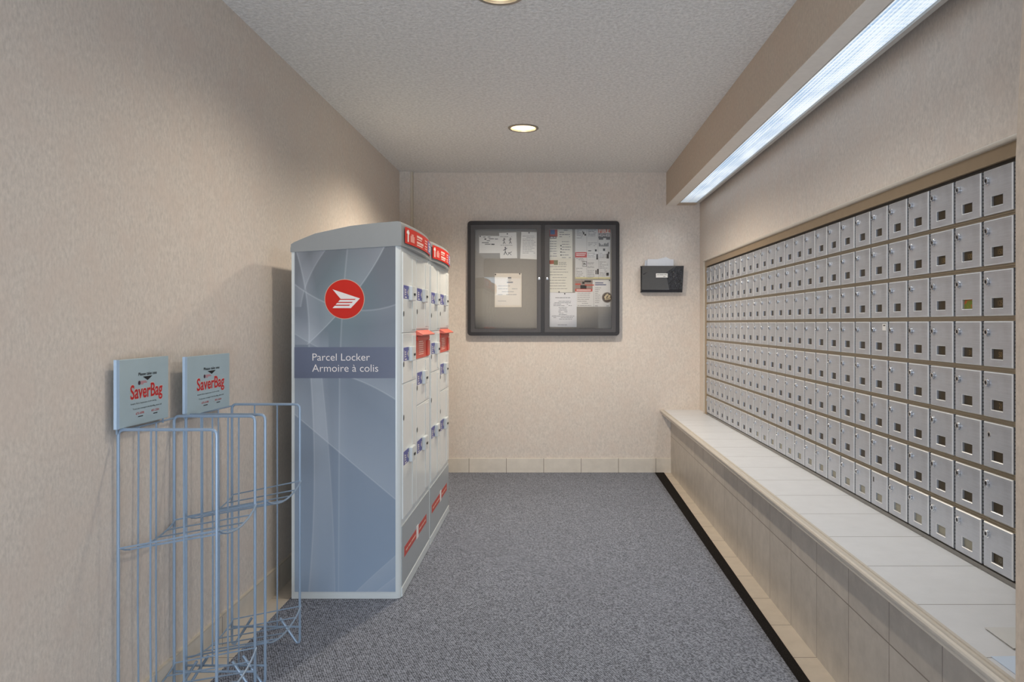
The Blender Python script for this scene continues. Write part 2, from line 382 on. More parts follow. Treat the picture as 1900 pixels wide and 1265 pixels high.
bm = bmesh.new(); lathe(bm, [(0.0122, 0), (0.0122, 0.0012), (0.0100, 0.0018), (0.0100, 0.0058), (0.0088, 0.0070), (0.0062, 0.0070), (0.0056, 0.0062)], (-DT, LY, LZ), (-1, 0, 0), 16); ME_LOCK = mesh_of(bm, 'lock', M_CHROME, True)
bm = bmesh.new(); lathe(bm, [(0.0054, 0.0060), (0.0054, 0.0064), (0.0028, 0.0066)], (-DT, LY, LZ), (-1, 0, 0), 14); ME_KEY = mesh_of(bm, 'keyway', M_DARKMETAL)
bm = bmesh.new(); tube(bm, [(-0.0030, DR[0]-0.0052, DR[2]+0.006), (-0.0030, DR[0]-0.0052, DR[3]-0.006)], 0.0028, 8); ME_HINGE = mesh_of(bm, 'hinge', M_HINGE, True)
def card_mesh(m):
    bm = bmesh.new(); box(bm, -0.0022, -0.0006, HO[0]-0.006, HO[1]+0.006, HO[2]-0.006, HO[3]+0.006); return mesh_of(bm, 'number_plate', m)
ME_CARD, ME_CARDP = card_mesh(M_CARD), card_mesh(M_CARDG)
g = G('green_orange_card'); f = g.noise(60, 2); g.base(g.mix(g.ramp(f, 0.5, 0.62), C(112, 128, 24), C(196, 90, 40))); g.set(0.5); ME_CARDX = card_mesh(g.m)
ROWN = ['top row', 'second row from the top', 'third row from the top', 'fourth row from the top', 'fourth row from the bottom', 'third row from the bottom', 'second row from the bottom', 'bottom row']
ORD = ['first', 'second', 'third', 'fourth', 'fifth', 'sixth', 'seventh', 'eighth', 'ninth', 'tenth', 'eleventh', 'twelfth', 'thirteenth']
def colname(c): return ORD[c]+' column from the back wall' if c < 13 else ORD[25-c]+' column from the near end'
NUM = {(1, 25): '150', (1, 24): '130', (1, 23): '130', (2, 25): '125', (3, 25): '50', (3, 24): '31', (4, 25): '21', (7, 25): '10'}
for c in range(NC):
    yc = Y1M-CW*(c+0.5)
    for r in range(NR):
        zb = ZT-(r+1)*RH
        lab = 'steel mailbox, %s, %s' % (ROWN[r], colname(c))
        if (r, c) == (2, 24): lab = 'steel mailbox showing a green and orange card in its window'
        if (r, c) == (3, 20): lab = 'steel mailbox with a small white sticker on its door'
        if (r, c) == (7, 20): lab = 'bottom row steel mailbox with an empty slot where its lock was'
        t = root('mailbox', lab, 'mailbox', (1.251-TH*yc, yc, zb), TH, 'steel mailboxes in the wall bank')
        link('door', ME_DOOR, t)
        if (r, c) == (7, 20):
            boxo('lock_slot', M_DARKMETAL, t, -DT-0.0004, -DT, LY-0.004, LY+0.004, LZ-0.009, LZ+0.009)
        else:
            k = link('lock', ME_LOCK, t)
            if (r, c) == (5, 25): k.location = (0.006, -0.006, -0.004)
            if c > 8: link('keyway', ME_KEY, k)
        link('hinge', ME_HINGE, t)
        n = link('number_plate', ME_CARDX if (r, c) == (2, 24) else (ME_CARDP if r == 7 and 8 < c < 25 else ME_CARD), t)
        if (r, c) == (2, 24): n['label'] = 'green and orange card'
        if (r, c) in NUM:
            text('number', NUM[(r, c)], M_CARDG if r == 7 else M_CARDN, n, (-0.0023, (HO[0]+HO[1])/2-0.006, (HO[2]+HO[3])/2-0.0075), (0, -1, 0), (0, 0, 1), height=0.015, align='C', ratio=1.25)
        if (r, c) == (3, 20):
            s = boxo('sticker', M_WHITEP, t, -DT-0.0005, -DT, -0.055, -0.026, DR[3]-0.032, DR[3]-0.008); s['label'] = 'small white sticker'
            boxo('sticker_print', M_BLACK, s, -DT-0.0008, -DT-0.0005, -0.050, -0.034, DR[3]-0.016, DR[3]-0.012)

# ------------------------------------------------------------------ strip light in the soffit
sl = root('strip_light', 'long fluorescent strip light with ribbed lenses in the soffit above the mailboxes', 'light', (0, 0, 0))
bm = bmesh.new()
for a in ((FX0, FX0+0.004), (FX1-0.016, FX1)): box(bm, a[0], a[1], YS, F1, ZS-0.004, ZS+0.138)
box(bm, FX0+0.004, FX1-0.016, YS, F1, ZS+0.134, ZS+0.138); box(bm, FX0+0.004, FX1-0.016, F1-0.004, F1, ZS-0.004, ZS+0.134)
obj('housing', bm, plain('light_housing', C(196, 194, 190), 0.5), sl)
bm = bmesh.new(); box(bm, FX1-0.020, FX1+0.001, YS, F1, ZS-0.010, ZS-0.0042, 0.001); obj('wall_side_lip', bm, plain('lip_grey', C(190, 188, 184), 0.5), sl)
g = G('ribbed_lens'); o_ = g.xyz()
ru = g.ma('ABSOLUTE', g.ma('SUBTRACT', g.ma('FRACT', g.ma('DIVIDE', o_[0], 0.0160)), 0.5))
rv = g.ma('ABSOLUTE', g.ma('SUBTRACT', g.ma('FRACT', g.ma('DIVIDE', o_[1], 0.031)), 0.5))
nn = g.noise(1, 3, g.mapped((14, 2.5, 1)))
v = g.ma('ADD', g.ma('ADD', g.ma('MULTIPLY', g.ma('MAXIMUM', g.ramp(ru, 0.10, 0.45), g.ma('MULTIPLY', g.ramp(o_[0], FX0+0.035, FX0+0.085), 0.62)), 0.55), g.ma('MULTIPLY', g.ramp(rv, 0.05, 0.3), 0.16)), g.ma('MULTIPLY', g.ramp(nn, 0.35, 0.65), 0.42))
g.base(C(200, 210, 220)); g.set(0.25)
g.put(g.b.inputs['Emission Color'], g.mix(g.ramp(v, 0.25, 0.85), C(126, 166, 206), C(240, 249, 255))); g.put(g.b.inputs['Emission Strength'], g.ma('MULTIPLY', 0.52, g.ma('ADD', 0.5, g.ma('MULTIPLY', 0.5, g.ramp(o_[1], 6.12, 5.80)))))
M_LENS = g.m
cuts = [F1-0.004, 4.93, 3.73, 2.51, YS]
for i in range(4):
    y1, y0 = cuts[i], cuts[i+1]; bm = bmesh.new(); n = 13; x0, x1 = FX0+0.004, FX1-0.021
    top = [(x0+(x1-x0)*j/(2*n), ZS-0.001-(0.003 if j % 2 else 0.0)) for j in range(2*n+1)]
    lo = [bm.verts.new((x, y0+0.003, z)) for x, z in top]; hi = [bm.verts.new((x, y1-0.003, z)) for x, z in top]
    lo2 = [bm.verts.new((x, y0+0.003, z+0.004)) for x, z in top]; hi2 = [bm.verts.new((x, y1-0.003, z+0.004)) for x, z in top]
    for j in range(2*n):
        bm.faces.new((lo[j], lo[j+1], hi[j+1], hi[j])); bm.faces.new((lo2[j], lo2[j+1], hi2[j+1], hi2[j]))
        bm.faces.new((lo[j], lo[j+1], lo2[j+1], lo2[j])); bm.faces.new((hi[j], hi[j+1], hi2[j+1], hi2[j]))
    bm.faces.new((lo[0], hi[0], hi2[0], lo2[0])); bm.faces.new((lo[-1], hi[-1], hi2[-1], lo2[-1]))
    obj('lens_panel', bm, M_LENS, sl)
    L = area('strip_light_lamp', ((x0+x1)/2, (y0+y1)/2, ZS-0.042), (0, math.radians(29), 0), x1-x0-0.01, y1-y0-0.02, 1.6*(y1-y0), (0.92, 0.97, 1.0), math.radians(118))
    L.parent = sl

# ------------------------------------------------------------------ recessed downlights
M_RING = plain('brushed_trim_ring', C(168, 160, 146), 0.35, 0.6)
g = G('warm_reflector'); g.base(C(250, 238, 214)); g.set(0.3, 0.4); g.b.inputs['Emission Color'].default_value = (1, 0.78, 0.48, 1); g.b.inputs['Emission Strength'].default_value = 0.0; M_REFL = g.m
M_BULBS = (emit('warm_bulb', (1, 0.88, 0.66, 1), 16), emit('dim_bulb', (1, 0.90, 0.74, 1), 3.5))
CL = ['round recessed ceiling light nearest the back wall', 'round recessed ceiling light cut by the top edge of the view']
for i, (cx_, cy_, r) in enumerate(CANS):
    t = root('recessed_downlight', CL[i], 'ceiling light', (cx_, cy_, ZC), 0, 'recessed ceiling lights')
    bm = bmesh.new(); lathe(bm, [(0.083, 0.004), (0.096, 0.0), (0.097, -0.004), (0.090, -0.009), (0.080, -0.006), (0.078, 0.004)], (0, 0, 0), (0, 0, 1), 40, False, False); obj('trim_ring', bm, M_RING, t, True)
    bm = bmesh.new(); lathe(bm, [(0.079, 0.0), (0.074, 0.03), (0.064, 0.07), (0.050, 0.105), (0.0495, 0.106), (0.049, 0.13)], (0, 0, 0), (0, 0, 1), 40, False, True); obj('reflector', bm, M_REFL, t, True)
    bm = bmesh.new(); lathe(bm, [(0.006, 0.030), (0.024, 0.034), (0.034, 0.048), (0.036, 0.062), (0.028, 0.085), (0.018, 0.105), (0.018, 0.128)], (0, 0, 0), (0, 0, 1), 24); obj('bulb', bm, M_BULBS[i], t, True)
    l = bpy.data.lights.new('downlight_lamp', 'SPOT'); l.energy = (72, 22)[i]; l.color = (1, 0.87, 0.70); l.spot_size = math.radians(152); l.spot_blend = 0.6; l.shadow_soft_size = 0.05
    o = bpy.data.objects.new('downlight_lamp', l); COL.objects.link(o); o.location = (0, 0, -0.012); o.parent = t

# ------------------------------------------------------------------ parcel lockers
M_LBODY = plain('locker_white', C(214, 220, 221), 0.28, var=0.02)
M_LDOOR = plain('locker_door_white', C(228, 232, 232), 0.2, var=0.02)
M_CROWN = plain('locker_crown_grey', C(146, 150, 152), 0.35, var=0.02)
M_PLINTH = plain('locker_plinth_grey', C(166, 172, 176), 0.3, var=0.03)
M_BAND = plain('slate_band', C(98, 106, 128), 0.3, var=0.03)
M_SRED = plain('signal_red', C(204, 32, 10), 0.5, var=0.04, spec=0.3)
M_SRED2 = plain('slot_red', C(214, 66, 44), 0.4, var=0.04)
M_BLUE = plain('instruction_blue', C(66, 68, 150), 0.4)
def graphic():
    g = G('veil_graphic'); o = g.xyz()
    X = g.ma('ADD', g.ma('MULTIPLY', g.ma('ADD', o[0], (XB_+XF_)/2), FPX/3.424), PX0); Yp = g.ma('SUBTRACT', PY0, g.ma('MULTIPLY', g.ma('SUBTRACT', o[2], HC-0.0045), FPX/3.424))
    grad = g.ramp(Yp, 440, 1110)
    base = g.mix(grad, C(110, 115, 122), C(150, 168, 190))  # bluer towards the foot: part print, part reflected daylight put into the colour
    def quad(p):
        (a, fa), (b, fb), (c, fc) = p
        d = (a-b)*(a-c)*(b-c)
        A = (c*(fb-fa)+b*(fa-fc)+a*(fc-fb))/d; B = (c*c*(fa-fb)+b*b*(fc-fa)+a*a*(fb-fc))/d
        return A, B, fa-A*a*a-B*a
    acc = None
    # (runs along 'x' or 'y', three points, veil side, veil width px, veil strength, line strength, from, to)
    for mode, p, side, wd, s1, s2, lo, hi in [
        ('x', ((548, 770), (640, 848), (733, 926)), -1, 130, 0.30, 0.35, 540, 740),
        ('y', ((704, 577), (860, 583), (1098, 573)), 1, 34, 0.30, 0.25, 702, 1100),
        ('y', ((704, 598), (860, 612), (1098, 622)), -1, 26, 0.22, 0.12, 702, 1100),
        ('y', ((457, 714), (520, 677), (640, 570)), -1, 80, 0.26, 0.30, 440, 640),
        ('x', ((547, 528), (600, 560), (733, 566)), 1, 30, 0.10, 0.25, 540, 740),
        ('x', ((650, 1108), (690, 1070), (734, 1031)), 1, 60, 0.30, 0.15, 640, 740),
        ('x', ((690, 1104), (712, 1087), (734, 1070)), 1, 40, 0.22, 0.10, 680, 740),
        ('y', ((470, 551), (540, 567), (640, 573)), 1, 22, 0.22, 0.20, 440, 645),
        ('y', ((470, 600), (520, 572), (560, 560)), -1, 26, 0.20, 0.15, 440, 570),
        ('y', ((470, 644), (550, 637), (644, 632)), 1, 40, 0.06, 0.22, 440, 645),
        ('y', ((704, 630), (900, 629), (1098, 628)), 1, 18, 0.08, 0.22, 702, 1100),
        ('x', ((660, 704), (700, 722), (734, 742)), -1, 60, 0.25, 0.25, 640, 740),
        ('x', ((547, 620), (570, 634), (600, 650)), -1, 40, 0.2, 0.15, 540, 610)]:
        A, B, D = quad(p); t, q = (X, Yp) if mode == 'x' else (Yp, X)
        f = g.ma('ADD', g.ma('MULTIPLY', g.ma('ADD', g.ma('MULTIPLY', t, A), B), t), D)
        d = g.ma('MULTIPLY', g.ma('SUBTRACT', q, f), side)
        veil = g.ma('MULTIPLY', g.ma('MULTIPLY', g.ma('GREATER_THAN', d, 0.0), g.ma('SUBTRACT', 1.0, g.ramp(d, 0, wd))), s1)
        line = g.ma('MULTIPLY', g.ma('SUBTRACT', 1.0, g.ramp(g.ma('ABSOLUTE', d), 0.3, 2.2)), s2)
        rng = g.ma('MULTIPLY', g.ma('GREATER_THAN', t, lo), g.ma('LESS_THAN', t, hi))
        v = g.ma('MULTIPLY', g.ma('ADD', veil, line), rng)
        acc = v if acc is None else g.ma('ADD', acc, v)
    dx = g.ma('DIVIDE', g.ma('SUBTRACT', X, 640.0), 75.0); dy = g.ma('DIVIDE', g.ma('SUBTRACT', Yp, 560.0), 110.0)
    tl = g.ma('SUBTRACT', 1.0, g.ramp(g.ma('SQRT', g.ma('ADD', g.ma('MULTIPLY', dx, dx), g.ma('MULTIPLY', dy, dy))), 0.3, 1.0))
    base = g.mix(g.ma('MULTIPLY', tl, 0.55), base, C(104, 130, 136))
    g.base(g.mix(g.ma('MINIMUM', acc, 0.8), base, C(196, 204, 214))); g.set(0.2, spec=0.5)
    return g.m
XB_, XF_ = -1.1485, -0.668
M_VEIL = graphic()
def locker(Y0, Yl, label, detailed):
    t = root('parcel_locker', label, 'parcel locker', ((XB_+XF_)/2, Y0, 0.006), 0, 'parcel lockers by the left wall')
    O = Vector((-(XB_+XF_)/2, -Y0, -0.0045))
    def put(nm, bm, m, par=t, smooth=False):
        bmesh.ops.translate(bm, vec=O, verts=bm.verts[:]); return obj(nm, bm, m, par, smooth)
    def zb(x): return 1.533+(x-XB_)/(XF_-XB_)*0.029
    # carcass with rounded front corner posts
    bm = bmesh.new(); rp = 0.022; arc = []
    for yy, a0, ce in ((Y0, -PI/2, rp), (Y0+Yl, 0, -rp)):
        for k in range(6): a = a0+PI/2*k/5; arc.append((XF_-rp+rp*math.cos(a), yy+ce+rp*math.sin(a)))
    plan = [(XB_, Y0+Yl), (XB_, Y0)]+arc
    lo = [bm.verts.new((x, y, 0.0045)) for x, y in plan]; hi = [bm.verts.new((x, y, zb(x))) for x, y in plan]; n = len(plan)
    bm.faces.new(lo[::-1]); bm.faces.new(hi)
    for i in range(n): bm.faces.new((lo[i], lo[(i+1) % n], hi[(i+1) % n], hi[i]))
    put('carcass', bm, M_LBODY, t, True)
    # crown: curved lid with bulging front
    bm = bmesh.new(); NU, NV = 14, 14
    prof = [(539, 462), (540, 454), (546, 450), (565, 442), (585, 434), (617, 427), (650, 420), (676, 417), (703, 414), (725, 412.2), (739, 411), (743, 411.4), (745.4, 412.6), (746.4, 415), (746.6, 420)]
    P = [(px(x, 3.424), pz(y, 3.424)) for x, y in prof]; xe = P[-1][0]
    T = []; Bt = []
    for v in range(NV+1):
        s = v/NV; yy = Y0-0.004+(Yl+0.002)*s; bul = 0.026*(1-(2*s-1)**2)
        T.append([bm.verts.new((XB_-0.004+(x-P[0][0])*((xe+bul-XB_)/(xe-P[0][0])), yy, z)) for x, z in P])
        Bt.append([bm.verts.new((XB_-0.004+(x-P[0][0])*((xe+bul-XB_)/(xe-P[0][0])), yy, zb(XB_+(x-P[0][0])/(xe-P[0][0])*(XF_-XB_)))) for x, z in P])
    m_ = len(P)
    for v in range(NV):
        for i in range(m_-1):
            bm.faces.new((T[v][i], T[v][i+1], T[v+1][i+1], T[v+1][i])); bm.faces.new((Bt[v][i], Bt[v+1][i], Bt[v+1][i+1], Bt[v][i+1]))
        bm.faces.new((T[v][-1], Bt[v][-1], Bt[v+1][-1], T[v+1][-1])); bm.faces.new((T[v][0], T[v+1][0], Bt[v+1][0], Bt[v][0]))
    for v in (0, NV):
        for i in range(m_-1): bm.faces.new((T[v][i], T[v][i+1], Bt[v][i+1], Bt[v][i]))
    cr = put('crown', bm, M_CROWN, t, True)
    def front(s): return xe-0.0042+0.026*(1-(2*s-1)**2)
    def strip(nm, m, segs, par, off):
        bm = bmesh.new()
        for s0, s1, z0, z1 in segs:
            k = max(2, int((s1-s0)*24)); prev = None
            for j in range(k+1):
                s = s0+(s1-s0)*j/k; q = [bm.verts.new((front(s)+off, Y0-0.004+(Yl+0.002)*s, z)) for z in (z0, z1)]
                if prev: bm.faces.new((prev[0], q[0], q[1], prev[1]))
                prev = q
        return put(nm, bm, m, par)
    zt = 1.650
    sg = strip('header_sign', M_SRED, [(0.045, 0.965, 1.577, zt)], cr, 0.0055)
    strip('sign_glyph', M_WHITE, [(0.09, 0.115, 1.586, 1.640), (0.075, 0.125, 1.622, 1.634)], sg, 0.0062)
    strip('sign_figure', plain('pink_print', C(226, 150, 140), 0.5), [(0.15, 0.24, 1.590, 1.619), (0.17, 0.22, 1.619, 1.628)], sg, 0.0061)
    strip('sign_print', plain('pale_sign_print', C(240, 200, 190), 0.5), [(0.30, 0.46, 1.624, 1.634), (0.30, 0.44, 1.614, 1.619), (0.30, 0.50, 1.596, 1.606), (0.30, 0.47, 1.586, 1.592), (0.56, 0.66, 1.628, 1.634), (0.56, 0.66, 1.616, 1.621), (0.56, 0.65, 1.600, 1.606), (0.56, 0.66, 1.589, 1.593)], sg, 0.0061)
    strip('sign_panel', plain('blue_sign', C(104, 104, 160), 0.4), [(0.70, 0.95, 1.584, 1.644)], sg, 0.006)
    strip('sign_arrow', M_WHITE, [(0.76, 0.82, 1.628, 1.635), (0.76, 0.90, 1.616, 1.622), (0.80, 0.90, 1.605, 1.611), (0.76, 0.86, 1.593, 1.599)], sg, 0.0065)
    # printed panel on the end that faces the room
    bm = bmesh.new(); xa, xb = px(547, 3.424), px(733.8, 3.424); zlo = pz(1098, 3.424)
    prism(bm, [(xa, Y0-0.0016, zlo), (xb, Y0-0.0016, zlo), (xb, Y0-0.0016, zb(xb)-0.001), (xa, Y0-0.0016, zb(xa)-0.001)], (0, 0.0016, 0))
    pn = put('printed_panel', bm, M_VEIL)
    pn['label'] = 'grey panel printed with pale veils'
    if detailed:
        Yf = Y0-0.0016; q = lambda x, y: (px(x, 3.424), Yf, pz(y, 3.424))
        bm = bmesh.new(); prism(bm, [q(546.5, 702), q(733.8, 702), q(733.8, 644.5), q(546.5, 644.5)], (0, -0.0005, 0)); bd = put('name_band', bm, M_BAND, pn)
        for s, x0, x1, yb in (('Parcel Locker', 580, 686.5, 669.5), ('Armoire à colis', 579.5, 702, 690)):
            p = q(x0, yb); text('lettering', s, M_WHITE, pn, Vector((p[0], Yf-0.0006, p[2]))+O, (1, 0, 0), (0, 0, 1), width=(x1-x0)*3.424/FPX, off=0.0004, bold=-0.004)
        cx_, cy_, rr_ = 639.5, 555.5, 36
        for nm, m, r_, d in (('emblem_rim', plain('emblem_rim_pale', C(206, 170, 150), 0.4), 37.2, 0.0003), ('emblem', M_SRED, 36, 0.0006)):
            bm = bmesh.new(); prism(bm, [Vector(q(cx_+r_*math.cos(2*PI*k/48), cy_+r_*math.sin(2*PI*k/48)))+Vector((0, -d, 0)) for k in range(48)], (0, 0.0003, 0)); put(nm, bm, m, pn)
        def flat(nm, m, pts, d):
            bm = bmesh.new(); prism(bm, [Vector(q(x, y))+Vector((0, -d, 0)) for x, y in pts], (0, 0.0002, 0)); return put(nm, bm, m, pn)
        e = lambda x, y: (540+x/5.752, 440+y/5.752)
        flat('emblem_wing', M_WHITE, [e(445, 560), e(737, 657), e(640, 760), e(445, 760), e(532, 663)], 0.0009)
        bm = bmesh.new()
        for y0, y1, xl0, xl1, xr_ in ((662, 672, 500, 528, 692), (694, 705, 470, 505, 660), (724, 735, 450, 478, 632)):
            prism(bm, [Vector(q(*e(a, b)))+Vector((0, -0.0012, 0)) for a, b in ((xl1, y0), (xr_, y0), (xr_-10, y1), (xl0, y1))], (0, 0.0002, 0))
        for a in ([(445, 560), (532, 663), (505, 676), (440, 600)],): pass
        put('emblem_stripes', bm, M_SRED, pn)
    boxz = lambda nm, m, par, x0, x1, y0, y1, z0, z1, bev=0.0: (lambda bm: (box(bm, x0, x1, y0, y1, z0, z1, bev), put(nm, bm, m, par))[1])(bmesh.new())
    # base plinth with the red strip
    pl = boxz('plinth', M_PLINTH, t, XF_-0.002, XF_+0.003, Y0+0.022, Y0+Yl-0.012, 0.052, 0.318, 0.0015)
    boxz('kick_rail', M_LBODY, t, XF_-0.002, XF_+0.005, Y0+0.018, Y0+Yl-0.006, 0.0055, 0.048, 0.002)
    ya, yb = Y0+0.075, Y0+Yl-0.105
    rs = boxz('red_strip', plain('strip_red', C(200, 62, 44), 0.4), pl, XF_+0.003, XF_+0.0036, ya, yb, 0.166, 0.211)
    ym = (ya+yb)/2+0.03
    boxz('strip_badge', M_WHITE, pl, XF_+0.003, XF_+0.0046, ym-0.028, ym+0.028, 0.158, 0.222, 0.001)
    bars('strip_print', plain('strip_print_pale', C(240, 190, 170), 0.5), rs, [(a, b, 0.184, 0.192) for a, b in ((ya+0.03, ya+0.08), (ya+0.09, ya+0.16), (ya+0.17, ym-0.05), (ym+0.05, ym+0.11), (ym+0.12, ym+0.19), (ym+0.20, yb-0.03))], Vector((XF_+0.0036, 0, 0))+O, (0, 1, 0), (0, 0, 1))
    # doors: a column of three, then one with the red mail slot
    w0 = Yl*0.0375+0.005; wm = Yl*0.47; w1 = Yl-0.025
    cols = [(Y0+w0, Y0+wm-0.004, [(1.178, 1.538, 1.361), (0.951, 1.174, 1.080), (0.345, 0.947, 0.613)], None),
            (Y0+wm+0.008, Y0+w1, [(1.192, 1.538, 1.363), (0.816, 1.040, 0.945), (0.345, 0.812, 0.607)], (1.044, 1.186))]
    for y0, y1, ds, slot in cols:
        for z0, z1, zk in ds:
            d = boxz('door', M_LDOOR, t, XF_-0.001, XF_+0.005, y0, y1, z0, z1, 0.0022)
            boxz('door_rib', M_LDOOR, d, XF_+0.005, XF_+0.0075, y0+(y1-y0)*0.68, y0+(y1-y0)*0.92, z0+0.012, z1-0.012, 0.001)
            ly = y0+0.012; lw = (y1-y0)*0.36
            st = boxz('instruction_sticker', M_BLUE, d, XF_+0.005, XF_+0.0056, ly, ly+lw, zk-0.030, zk+0.030)
            bars('sticker_print', M_WHITE, d, [(ly+0.012, ly+0.018, zk-0.018, zk+0.018), (ly+0.028, ly+0.052, zk+0.006, zk+0.012), (ly+0.028, ly+0.056, zk-0.004, zk+0.002), (ly+0.028, ly+0.05, zk-0.014, zk-0.008), (ly+0.02, ly+0.07, zk-0.026, zk-0.021), (ly+lw-0.035, ly+lw-0.012, zk-0.006, zk+0.006), (ly+lw-0.02, ly+lw-0.006, zk-0.014, zk+0.014)], Vector((XF_+0.0056, 0, 0))+O, (0, 1, 0), (0, 0, 1))
            boxz('lock_case', M_LBODY, d, XF_+0.005, XF_+0.022, ly+lw+0.006, ly+lw+0.095, zk-0.036, zk+0.032, 0.004)
            boxz('key_slot', M_DARKMETAL, d, XF_+0.022, XF_+0.026, ly+lw+0.045, ly+lw+0.075, zk-0.012, zk-0.001, 0.001)
            bm = bmesh.new(); zz = z0+0.085 if z0 > 0.4 else z0+0.49*(z1-z0)+0.26*(z1-z0); lathe(bm, [(0.013, 0), (0.012, 0.0012)], (XF_+0.005, y0+0.014, zz), (1, 0, 0), 14); put('latch_hole', bm, plain('latch_grey', C(92, 94, 94), 0.4, 0.5), d)  # dark grey latch disc at the near edge of the door
        if slot:
            z0, z1 = slot
            s = boxz('mail_slot', M_SRED2, t, XF_-0.001, XF_+0.004, y0, y1, z0, z1-0.012, 0.001)
            boxz('slot_guard', M_SRED2, s, XF_+0.004, XF_+0.009, y0+0.006, y1-0.006, z1-0.052, z1-0.030, 0.001)
            boxz('slot_opening', M_BLACK, s, XF_+0.004, XF_+0.0046, y0+0.006, y1-0.006, z1-0.028, z1-0.016)
            boxz('slot_edge', M_SRED2, s, XF_+0.004, XF_+0.010, y1-0.075, y1-0.004, z0+0.006, z1-0.056, 0.001)
            bars('slot_print', plain('slot_print_pale', C(246, 190, 174), 0.5), s, [(y0+0.06+R.uniform(0, 0.015), y0+0.215-R.uniform(0, 0.03), z, z+0.005) for z in [z0+0.018+0.0105*i for i in range(7)]], Vector((XF_+0.004, 0, 0))+O, (0, 1, 0), (0, 0, 1))
            bm = bmesh.new(); prism(bm, [(XF_, y0, z1-0.026), (XF_+0.034, y0, z1-0.027), (XF_+0.036, y0, z1-0.022), (XF_, y0, z1-0.001)], (0, y1-y0, 0)); put('slot_flap', bm, plain('flap_red', C(224, 104, 84), 0.4), s)
    return t
locker(3.424, 0.792, 'white and grey parcel locker nearest the wire racks, with printed end panel', True)
locker(4.222, 0.79, 'white parcel locker nearer the back wall, behind the one with the printed end', False)

